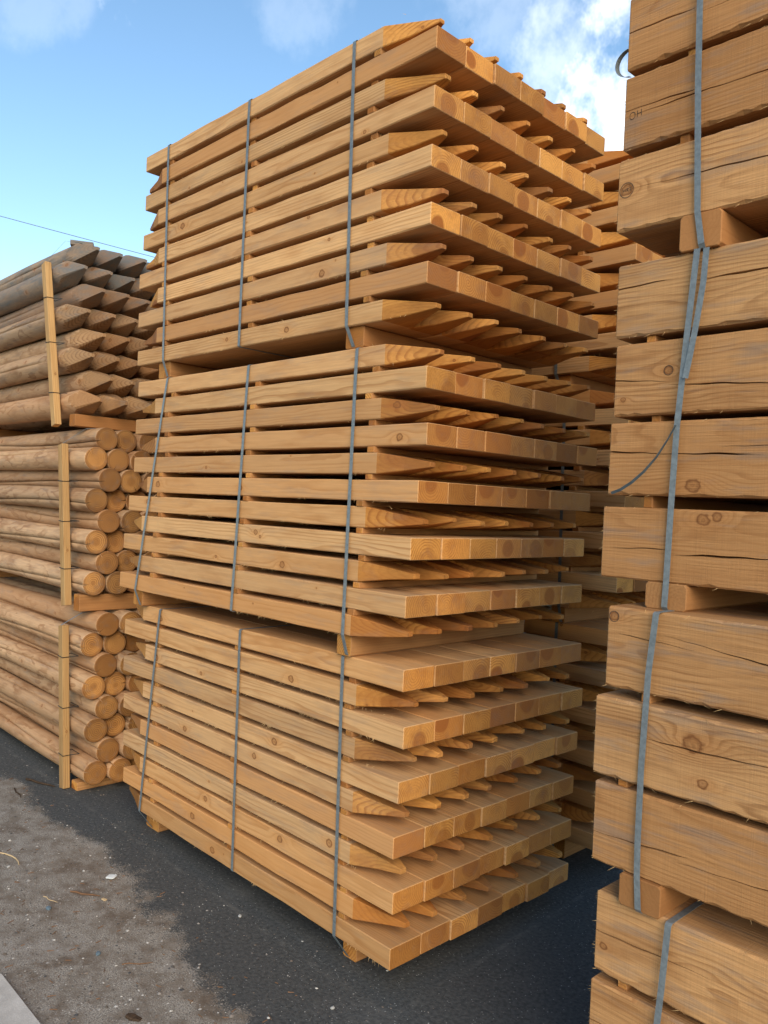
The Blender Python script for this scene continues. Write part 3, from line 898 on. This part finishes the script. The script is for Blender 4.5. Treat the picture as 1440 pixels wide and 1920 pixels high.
# overhead cable
a, bb = Vector((-15.171, 3.559, 6.955)), Vector((-13.812, 4.978, 6.518))
dd = bb - a
pts = []
for k in range(-12, 7):
    p = a + dd * (k * .6)
    p.z += .004 * (k * .6) ** 2
    pts.append(p)
v, f = tube(pts, .006, 6)
tag(mesh_obj('overhead_cable', v, f, CABLE), 'thin dark overhead cable sloping down the sky behind the log bundles', 'cable')

# ------------------------------------------------------------------ grit and litter on the ground
rng = random.Random(5)
verts, faces = [], []
def pebble(x, y, s, z0=0.0):
    i = len(verts)
    a0 = rng.uniform(0, 6.28)
    hx, hy, hz = s * rng.uniform(.7, 1.2), s * rng.uniform(.6, 1.0), s * rng.uniform(.35, .8)
    ca, sa = math.cos(a0), math.sin(a0)
    for px, py, pz in ((1, 0, 0), (.3, .95, 0), (-.8, .55, 0), (-.75, -.6, 0), (.35, -.9, 0)):
        px *= hx * rng.uniform(.8, 1.2); py *= hy * rng.uniform(.8, 1.2)
        verts.append((x + px * ca - py * sa, y + px * sa + py * ca, z0 + hz * .25))
    verts.append((x + rng.uniform(-.3, .3) * hx, y + rng.uniform(-.3, .3) * hy, z0 + hz))
    verts.append((x, y, z0 - hz * .4))
    for k in range(5):
        n = (k + 1) % 5
        faces.append((i + k, i + n, i + 5)); faces.append((i + n, i + k, i + 6))
for _ in range(12000):
    x = rng.uniform(-3.6, .9)
    y = -.89 + rng.random() ** 1.1 * 1.0
    if x > -2.2 and y > .02:
        continue
    dens = 1.0 if y < -.24 - .17 * max(-.15, x + 1.28) else .22
    if rng.random() > dens:
        continue
    pebble(x, y, min(.012, .0013 + rng.expovariate(1) * .0016))
for _ in range(700):
    x, y = rng.uniform(-.5, 1.2), rng.uniform(-.9, .35)
    pebble(x, y, min(.006, .0010 + rng.expovariate(1) * .0008))
o = mesh_obj('grit', verts, faces, GRAVEL)
o['kind'] = 'stuff'
o['label'] = 'loose grit and small stones strewn over the asphalt'

def rock_mesh(name, s, flat, mat, loc, seed):
    r = random.Random(seed)
    vv = []
    for i in range(5):
        ph = -1.2 + 2.4 * i / 4
        for k in range(8):
            a = 6.2832 * k / 8
            q = s * r.uniform(.82, 1.15)
            vv.append((q * math.cos(a) * math.cos(ph), q * .75 * math.sin(a) * math.cos(ph), s * flat * math.sin(ph)))
    ff = [(i * 8 + k, i * 8 + (k + 1) % 8, (i + 1) * 8 + (k + 1) % 8, (i + 1) * 8 + k) for i in range(4) for k in range(8)]
    ff += [tuple(range(7, -1, -1)), tuple(range(32, 40))]
    return mesh_obj(name, vv, ff, mat, None, (loc[0], loc[1], s * flat * .7), (0, 0, r.uniform(0, 3)))

tag(rock_mesh('stone', .013, .55, BLUE_STONE, (-1.251, -.606), 1), 'small blue-grey stone lying in the sandy grit near the paving slabs', 'stone')
tag(rock_mesh('stone', .012, .5, BLUE_STONE, (-.839, -.595), 2), 'dark blue-grey pebble lying on the grit beside a dry twig', 'stone')
tag(rock_mesh('stone', .009, .6, GREY_STONE, (-.751, -.071), 3), 'single pale pebble on dark asphalt beside the lowest post bundle', 'stone')
tag(rock_mesh('stone', .008, .6, GREY_STONE, (-.089, -.164), 4), 'pale pebble on dark asphalt in front of the lowest post corner', 'stone')
tag(rock_mesh('stone', .009, .55, GREY_STONE, (-1.70, -.60), 6), 'pale round pebble beside the curled straw on the grit', 'stone')
v, f = loft([octo(0, .012, .003, .001), octo(.03, .015, .003, .001, .003), octo(.036, .010, .002, .001, .004)])
tag(mesh_obj('pale_chip', v, f, PALE, None, (-1.36, -.32, .0055), (.1, -.08, .5)), 'pale square chip lying on the sandy grit', 'chip')
v, f = loft([octo(0, .006, .002, .001), octo(.02, .007, .002, .001)])
tag(mesh_obj('pale_chip', v, f, CHIP, None, (-1.20, -.415, .003), (0, 0, .2)), 'small cream wood chip lying on the sandy grit', 'chip')
pts = [(-1.90 + .035 * k, -.61 + .012 * k - .0035 * (k - 2.5) ** 2 + .02, .004) for k in range(7)]
v, f = tube(pts, [.002, .0026, .003, .003, .003, .0026, .0015], 6)
tag(mesh_obj('curled_straw', v, f, CHIP), 'curled pale straw lying on the grit', 'straw')
def twig(label, x, y, L, ang, mat, r=.0022, name='twig'):
    p = []
    for k in range(6):
        t = k / 5 * L
        p.append((t, .004 * math.sin(k * 1.7 + x * 9), r + .001 * (k % 2)))
    v, f = tube(p, [r, r * .95, r * .9, r * .8, r * .7, r * .5], 5)
    tag(mesh_obj(name, v, f, mat, None, (x, y, 0), (0, 0, ang)), label, 'twig')
twig('dry brown twig lying on the grit beside a dark pebble', -.73, -.56, .10, .95, NEEDLE)
twig('pale thin twig lying across the sandy grit', -1.36, -.585, .085, .25, CHIP, .0018)
twig('thick reddish-brown twig half sunk in the grit', -1.33, -.49, .13, .6, NEEDLE, .004)
twig('dark bark strip lying on the asphalt beside the stake of the lowest log bundle', -2.72, -.16, .22, .35, BARK, .007, 'bark_strip')
twig('thin dark bark strip lying on the grit before the lowest log bundle', -2.62, -.26, .15, -.1, BARK, .004, 'bark_strip')
v, f = loft([octo(0, .008, .004, .002), octo(.02, .013, .005, .002), octo(.05, .007, .003, .002)])
tag(mesh_obj('bark_piece', v, f, BARK, None, (-.46, -.675, .005), (0, 0, .45)), 'dark flat piece of bark lying on the grit near the paving slabs', 'bark')
# loose needles and wood shavings
rr = random.Random(9)
vv, ff = [], []
for _ in range(170):
    x, y = rr.uniform(-2.8, -.1), rr.uniform(-.88, -.2)
    a, L, w = rr.uniform(0, 3.14), rr.uniform(.006, .028), rr.uniform(.0004, .001)
    dx, dy = math.cos(a) * L, math.sin(a) * L
    px, py = -math.sin(a) * w, math.cos(a) * w
    i = len(vv)
    vv += [(x - px, y - py, .0015), (x + px, y + py, .0015), (x + dx + px, y + dy + py, .003), (x + dx - px, y + dy - py, .003), (x, y, .0045), (x + dx, y + dy, .005)]
    ff += [(i, i + 3, i + 5, i + 4), (i + 1, i + 4, i + 5, i + 2), (i, i + 1, i + 2, i + 3)]
o = mesh_obj('wood_litter', vv, ff, NEEDLE)
o['kind'] = 'stuff'
o['label'] = 'dry needles and wood shavings scattered over the grit'
